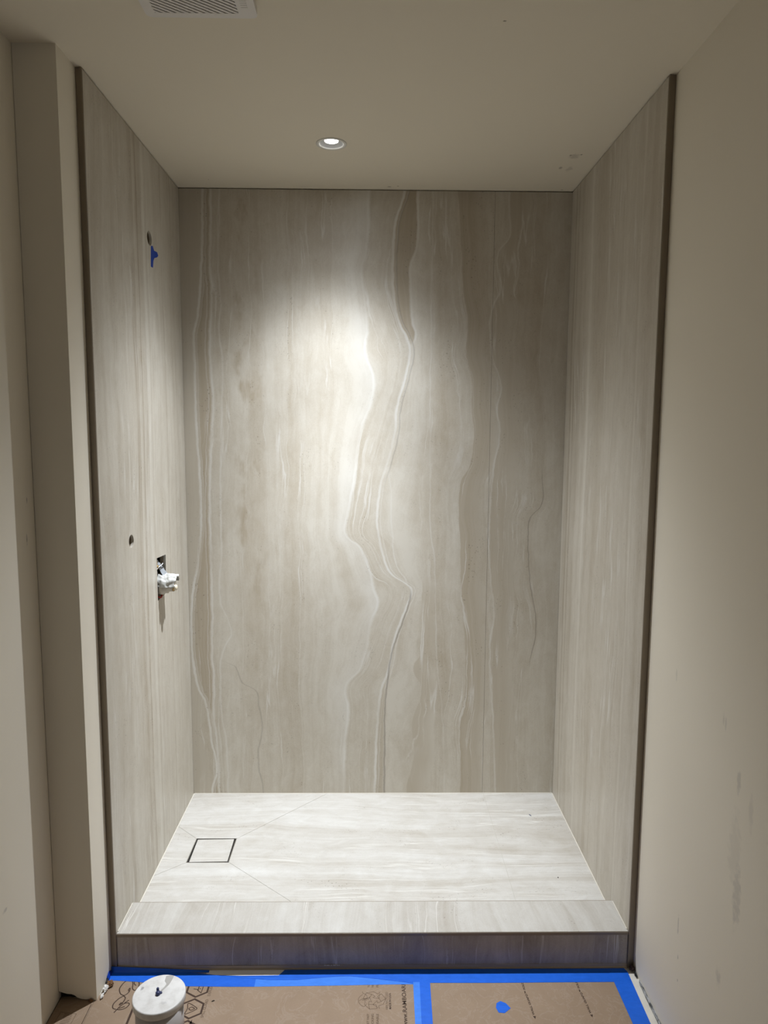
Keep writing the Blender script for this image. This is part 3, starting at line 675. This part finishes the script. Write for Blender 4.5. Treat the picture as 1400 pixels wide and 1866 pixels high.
strokes('printed_hammer_icon', b1, M['ink'], [
    ([(-.513, 1.885), (-.502, 1.883), (-.499, 1.879), (-.488, 1.870), (-.487, 1.896)], False), ([(-.499, 1.879), (-.499, 1.897)], False, .0028), ([(-.495, 1.884), (-.493, 1.887)], False, .003)], .0024)
text('SPILL GUARD', -.4615, 1.7835, .0105, .063, M['ink_faint'], b1, bold=.0002)
text('DEFLEX', -.4600, 1.858, .0105, .040, M['ink_faint'], b1, bold=.0002)
text('V', -.4615, 1.752, .0105, .008, M['ink_faint'], b1)
bm = bmesh.new(); add_prism(bm, [(-.497, 1.757), (-.487, 1.757), (-.490, 1.778)], Zi0, Zi1); from_bm('printed_arrow', bm, M['ink'], b1)
# recycling emblems
def recycle(cx_, cy_, r, rot):
    its = []
    for k in range(3):
        Rm = Matrix.Rotation(math.radians(rot+120*k), 2)
        for P0, cl in (([(-.52, .98), (.18, .98), (.52, .62), (.74, .80), (.52, .08), (-.02, .30), (.20, .42), (-.04, .70), (-.52, .98)], False), ([(-.04, .70), (-.50, .20), (-.92, .42), (-.52, .98)], False)):
            its.append(([tuple(Vector((cx_, cy_))+Rm @ (Vector(p)*r)) for p in P0], cl))
    return its
strokes('printed_recycling_emblem', b1, M['ink_faint'], recycle(.0060, 1.8405, .0305, 12) + [S([(-.026, 1.861), (-.036, 1.850), (-.0375, 1.836), (-.030, 1.823), (-.021, 1.818), (-.014, 1.828)]), ([(-.0205, 1.845), (-.013, 1.847), (-.014, 1.858), (-.026, 1.866), (-.0265, 1.872)], False), ([(-.036, 1.838), (-.026, 1.846), (-.014, 1.840)], False)], .0013)
text('100% RECYCLED', .0452, 1.8050, .0088, .064, M['ink_faint'], b1, bold=.0001)
text('MADE IN U.S.A.', .0545, 1.8080, .0088, .058, M['ink'], b1, bold=.0002)
text('GET FAST', -.0075, 1.752, .0082, .0415, M['ink_faint'], b1, bold=.0002)
text('STICKING', .0055, 1.745, .0092, .048, M['ink_faint'], b1, bold=.0002)
text('REUSABLE', .0190, 1.740, .0092, .053, M['ink_faint'], b1, bold=.0002)
text('TO', -.0060, 1.8865, .0082, .012, M['ink_faint'], b1, bold=.0002); text('NO', .0055, 1.8865, .0092, .014, M['ink_faint'], b1, bold=.0002); text('FL', .0195, 1.8865, .0092, .013, M['ink_faint'], b1, bold=.0002)
text('www.', .0975, 1.7530, .0185, .042, M['ink'], b1, bold=.0003)
text('RAMBOARD', .0975, 1.7965, .0165, .112, M['ink'], b1, bold=.00025)
# label block in the corner
strokes('printed_label_frame', b0, M['ink_faint'], [([(-.8610, 1.74), (-.8585, 1.806), (-.8130, 1.799), (-.8150, 1.74)], False)], .0012)
strokes('printed_label_lines', b0, M['ink_faint'], [([(-.846, 1.800-.0052*k), (-.822, 1.7955-.0052*k)], False) for k in range(0, 7)], .0016)
for x0, y0, x1 in ((.4480, 1.7860, .4382), (.6068, 1.7900, .5975)):
    text('WALL GUARD\u2122 FOLD', x0+.002, y0, .0080, .118, M['ink'], b2, rot=94.2, bold=.0003)
    bm = bmesh.new(); add_prism(bm, [(x0-.0040, y0-.0045), (x0+.0042, y0-.0045), (x0+.0004, y0-.0140)], Zi0, Zi1); from_bm('printed_arrow', bm, M['ink'], b2)

# ------------------------------------------------------------------ blue tape
def tape(pts, label, z=BT, mat='tape', parts=None):
    bm = bmesh.new(); add_prism(bm, pts, z+.0001, z+.0005); return tag(from_bm('masking_tape', bm, M[mat]), label, 'tape', None)
up = [(-.7735, 1.951), (-.755, 1.9535), (-.6887, 1.9530), (-.60, 1.9510), (-.5531, 1.9480), (-.5009, 1.9430), (-.4508, 1.9350), (-.400, 1.9335), (-.34, 1.9335)]
dn = [(-.34, 1.8915), (-.4088, 1.8918), (-.5454, 1.8949), (-.6838, 1.9124), (-.7735, 1.9194)]
tl = tape(up+dn, 'blue tape strip slanting along the curb foot, behind the white capped pipe')
tape([(-.345, 1.9335), (-.275, 1.9345), (-.2600, 1.9553), (-.20, 1.9555), (-.1271, 1.9560), (.0362, 1.9560), (.145, 1.9555), (.145, 1.8975), (.0354, 1.8967), (-.1237, 1.8937), (-.2585, 1.8927), (-.345, 1.8915)],
     'pale edged blue tape strip at the middle of the curb foot', BT-.0001, 'tape_thin')
tape([(-.46, 1.9345), (-.40, 1.9330), (-.275, 1.9335), (-.26, 1.9545), (-.20, 1.9545), (-.12, 1.9555), (.14, 1.9550), (.14, 1.9000), (.12, 1.8990), (.0996, 1.9045), (.0035, 1.9198), (-.0612, 1.9288), (-.0936, 1.929), (-.15, 1.924), (-.22, 1.916), (-.30, 1.9165), (-.38, 1.925), (-.46, 1.936)],
     'deep blue folded tape strip lying over the middle strip', BT+.0004)
tape([(.1216, 1.9550), (.36, 1.9545), (.60, 1.9540), (.735, 1.9540), (.735, 1.9015), (.5167, 1.9013), (.3558, 1.9005), (.17, 1.9019), (.1216, 1.9019)], 'blue tape strip along the right half of the curb foot', BT+.0001)
tape([(.1205, 1.905), (.1439, 1.905), (.1420, 1.84), (.1385, 1.75), (.1330, 1.3), (.110, 1.3), (.1180, 1.75)], 'left of the two vertical blue tape strips over the board joint', BT+.0006, 'tape_thin')
tape([(.1395, 1.906), (.17, 1.906), (.166, 1.757), (.160, 1.3), (.130, 1.3), (.1355, 1.75)], 'right of the two vertical blue tape strips over the board joint', BT+.0009)
tape([(.7626, 1.9399), (.7590, 1.7523), (.752, 1.3), (.702, 1.3), (.7105, 1.7526), (.7087, 1.903), (.7087, 1.9535), (.7560, 1.9538)], 'blue tape strip running towards the viewer beside the right wall', BT+.0006)
tape([(.3511, 1.8264), (.3633, 1.834), (.3774, 1.8262), (.388, 1.8088), (.368, 1.792), (.3516, 1.794), (.3469, 1.8111)], 'small torn blue tape dot alone on the right brown board', BT)
# the left strip rides up on the foot of the curb
bm = bmesh.new(); rows = []
for i in range(25):
    x = -.7735+(.290)*i/24; h_ = .0135*(1-i/24)**1.1+.0006
    rows.append([bm.verts.new((x, y_, z_)) for y_, z_ in ((1.9460, BT+.0008), (1.9510, BT+.0010+h_*.12), (1.9535, BT+.001+h_*.45), (1.9548, BT+.001+h_))])
for i in range(24):
    for j in range(3): bm.faces.new((rows[i][j], rows[i+1][j], rows[i+1][j+1], rows[i][j+1]))
o = from_bm('raised_edge', bm, M['tape'], tl, True); md = o.modifiers.new('t', 'SOLIDIFY'); md.thickness = .0003
bm = bmesh.new(); add_prism(bm, [(-.49, 1.925), (-.262, 1.925), (-.262, 1.9555), (-.49, 1.9555)], .0017, .0019)
tag(from_bm('paper_strip', bm, plain('white_paper', (.85, .85, .84), .6, .3)), 'thin white strip showing between the curb foot and the blue tape', 'paper strip')
# tape curling up the pillar
bm = bmesh.new(); g2 = []
for i in range(9):
    row = []
    for j in range(5):
        y = 1.9185+.034*i/8; s = j/4
        row.append(bm.verts.new((-.7735+.0045*(1-s)**2+.0008*math.sin(i), y, BT+.0006+.016*s*(0.5+.5*math.sin(i*.4+.5)))))
    g2.append(row)
for i in range(8):
    for j in range(4): bm.faces.new((g2[i][j], g2[i+1][j], g2[i+1][j+1], g2[i][j+1]))
o = from_bm('curled_end', bm, M['tape_dark'], tl, True); md = o.modifiers.new('t', 'SOLIDIFY'); md.thickness = .0004

# ------------------------------------------------------------------ bits at the wall feet
def crumple(name, loc, size, mat, seed, label, cat, n=3, rot=0):
    bm = bmesh.new(); bmesh.ops.create_icosphere(bm, subdivisions=n, radius=1.0)
    for v in bm.verts:
        k = 1+.55*mnoise.noise(v.co*1.6+Vector((seed, 0, 0)))+.35*mnoise.noise(v.co*4.1+Vector((0, seed, 0)))
        v.co = Vector((v.co.x*size[0]*k, v.co.y*size[1]*k, v.co.z*size[2]*k))
    lo = min(v.co.z for v in bm.verts)
    for v in bm.verts: v.co.z -= lo
    o = from_bm(name, bm, mat); o.location = loc; o.rotation_euler = (0, 0, rot); return tag(o, label, cat)
brown = plain('torn_brown_paper', (.16, .085, .04), .8, .2, nscale=120, namp=.5)
crumple('paper_scrap', (-.7570, 1.8985, BT), (.0095, .010, .006), brown, 3.0, 'torn dark brown paper scrap on the board beside the pillar foot', 'scrap')
crumple('plaster_crumb', (-.7632, 1.8800, BT), (.0062, .010, .007), plain('white_plaster', (.72, .70, .66), .8, .2), 5.0, 'white plaster crumb below the brown paper scrap by the pillar', 'crumb')
crumple('plaster_crumb', (-.7640, 1.8560, BT), (.0040, .008, .004), bpy.data.materials['white_plaster'], 8.0, 'smaller white plaster crumb nearest the pillar corner', 'crumb')
crumple('paper_scrap', (-.7900, 1.8415, BT), (.0060, .0035, .0040), brown, 9.0, 'tiny brown paper scrap under the torn pillar corner', 'scrap')
bm = bmesh.new(); add_box(bm, (-.7735, 1.905, .0016), (-.7690, 1.921, .007), .001); tag(from_bm('rubber_shim', bm, black), 'small black shim wedged below the tape end by the pillar', 'shim')
chip('wood_splinter', (-.4470, 1.8405, BT), (.0050, .0016, .0010), .45, M['dark'], 'short dark splinter on the board right of the printed hexagons', 'splinter')
# black caulk smear and grey strip along the right wall foot
def caulk():
    g = G('dirty_grey_caulk', .5, .4)
    n = g.noise(g.vec(g.mul(g.X, 260), g.mul(g.Y, 45), 0), 1.0, 4.0, .65)
    g.col(g.mix(g.step(n, .40, .60), (.05, .05, .05), (.42, .42, .43))); return g.m
bm = bmesh.new()
add_prism(bm, [(.7800, 1.30), (.7864, 1.30), (.7864, 1.905), (.7840, 1.905), (.7815, 1.895), (.7800, 1.85)], .0002, .005)
tag(from_bm('caulk_strip', bm, caulk()), 'dirty grey caulk strip along the foot of the right wall', 'caulk')
crumple('mortar_blob', (.7765, 1.9450, .0002), (.0065, .008, .007), plain('dark_red_brown_mortar', (.06, .035, .03), .7, .2), 4.0, 'dark lump at the right end of the curb foot', 'lump')
crumple('mortar_blob', (.7822, 1.9280, .0002), (.0032, .011, .004), black, 6.0, 'black smear of mortar on the bare strip by the right wall', 'lump')

# ------------------------------------------------------------------ capped pipe stub
pc = (-.5505, 1.6945)
pipe = empty('capped_pipe', (pc[0], pc[1], .001), 'round grey pipe stub with a dirty white cap in front of the tape', 'pipe')
def pipe_cap_mat():
    g = G('white_cap', .45, .4)
    n = g.noise(g.P, 45, 4.0, .6); c = g.mix(g.step(n, .35, .75), (.72, .705, .68), (.60, .58, .55))
    sm = g.spots(g.X, g.Y, [(pc[0]-.049, pc[1]+.018, .005, .008, .6), (pc[0]+.02, pc[1]-.03, .012, .006, .2)], fscale=240)
    c = g.mix(sm, c, (.12, .12, .14)); g.col(c); return g.m
bm = bmesh.new(); add_lathe(bm, (*pc, 0), [(.0605, BT), (.0605, .134)], n=64); from_bm('pipe', bm, plain('grey_pipe', (.50, .47, .45), .45, .4, nscale=25, namp=.15), pipe, True)
bm = bmesh.new(); add_lathe(bm, (*pc, 0), [(.0620, .1305), (.0662, .1310), (.0666, .134), (.0666, .1475), (.0652, .1495), (.0640, .150), (.0300, .1501), (.0050, .1501)], n=72)
from_bm('cap', bm, pipe_cap_mat(), pipe, True)
for p in bpy.data.objects['cap'].data.polygons: p.use_smooth = abs(p.normal.z) < .9
bm = bmesh.new(); add_prism(bm, [(pc[0]+x, pc[1]+y) for x, y in ((.001, .010), (.006, .020), (.010, .032), (.002, .043), (.001, .060), (.012, .0625), (.022, .0600), (.020, .044), (.017, .030), (.010, .017), (.005, .008))], .1501, .1503)
from_bm('bare_patch', bm, plain('grey_glue', (.40, .38, .35), .6, .3, nscale=60, namp=.3), pipe)
navy = plain('navy_rubber', (.035, .045, .12), .4, .4)
bm = bmesh.new(); add_lathe(bm, (pc[0]-.002, pc[1]-.002, 0), [(.0062, .1500), (.0062, .156), (.0035, .158)], n=16); add_lathe(bm, (pc[0]-.005, pc[1]+.006, 0), [(.0035, .1500), (.0035, .160), (.002, .162)], n=12); add_lathe(bm, (pc[0]+.004, pc[1]+.002, 0), [(.0038, .1500), (.0030, .153)], n=12)
from_bm('screw_knob', bm, navy, pipe, True)
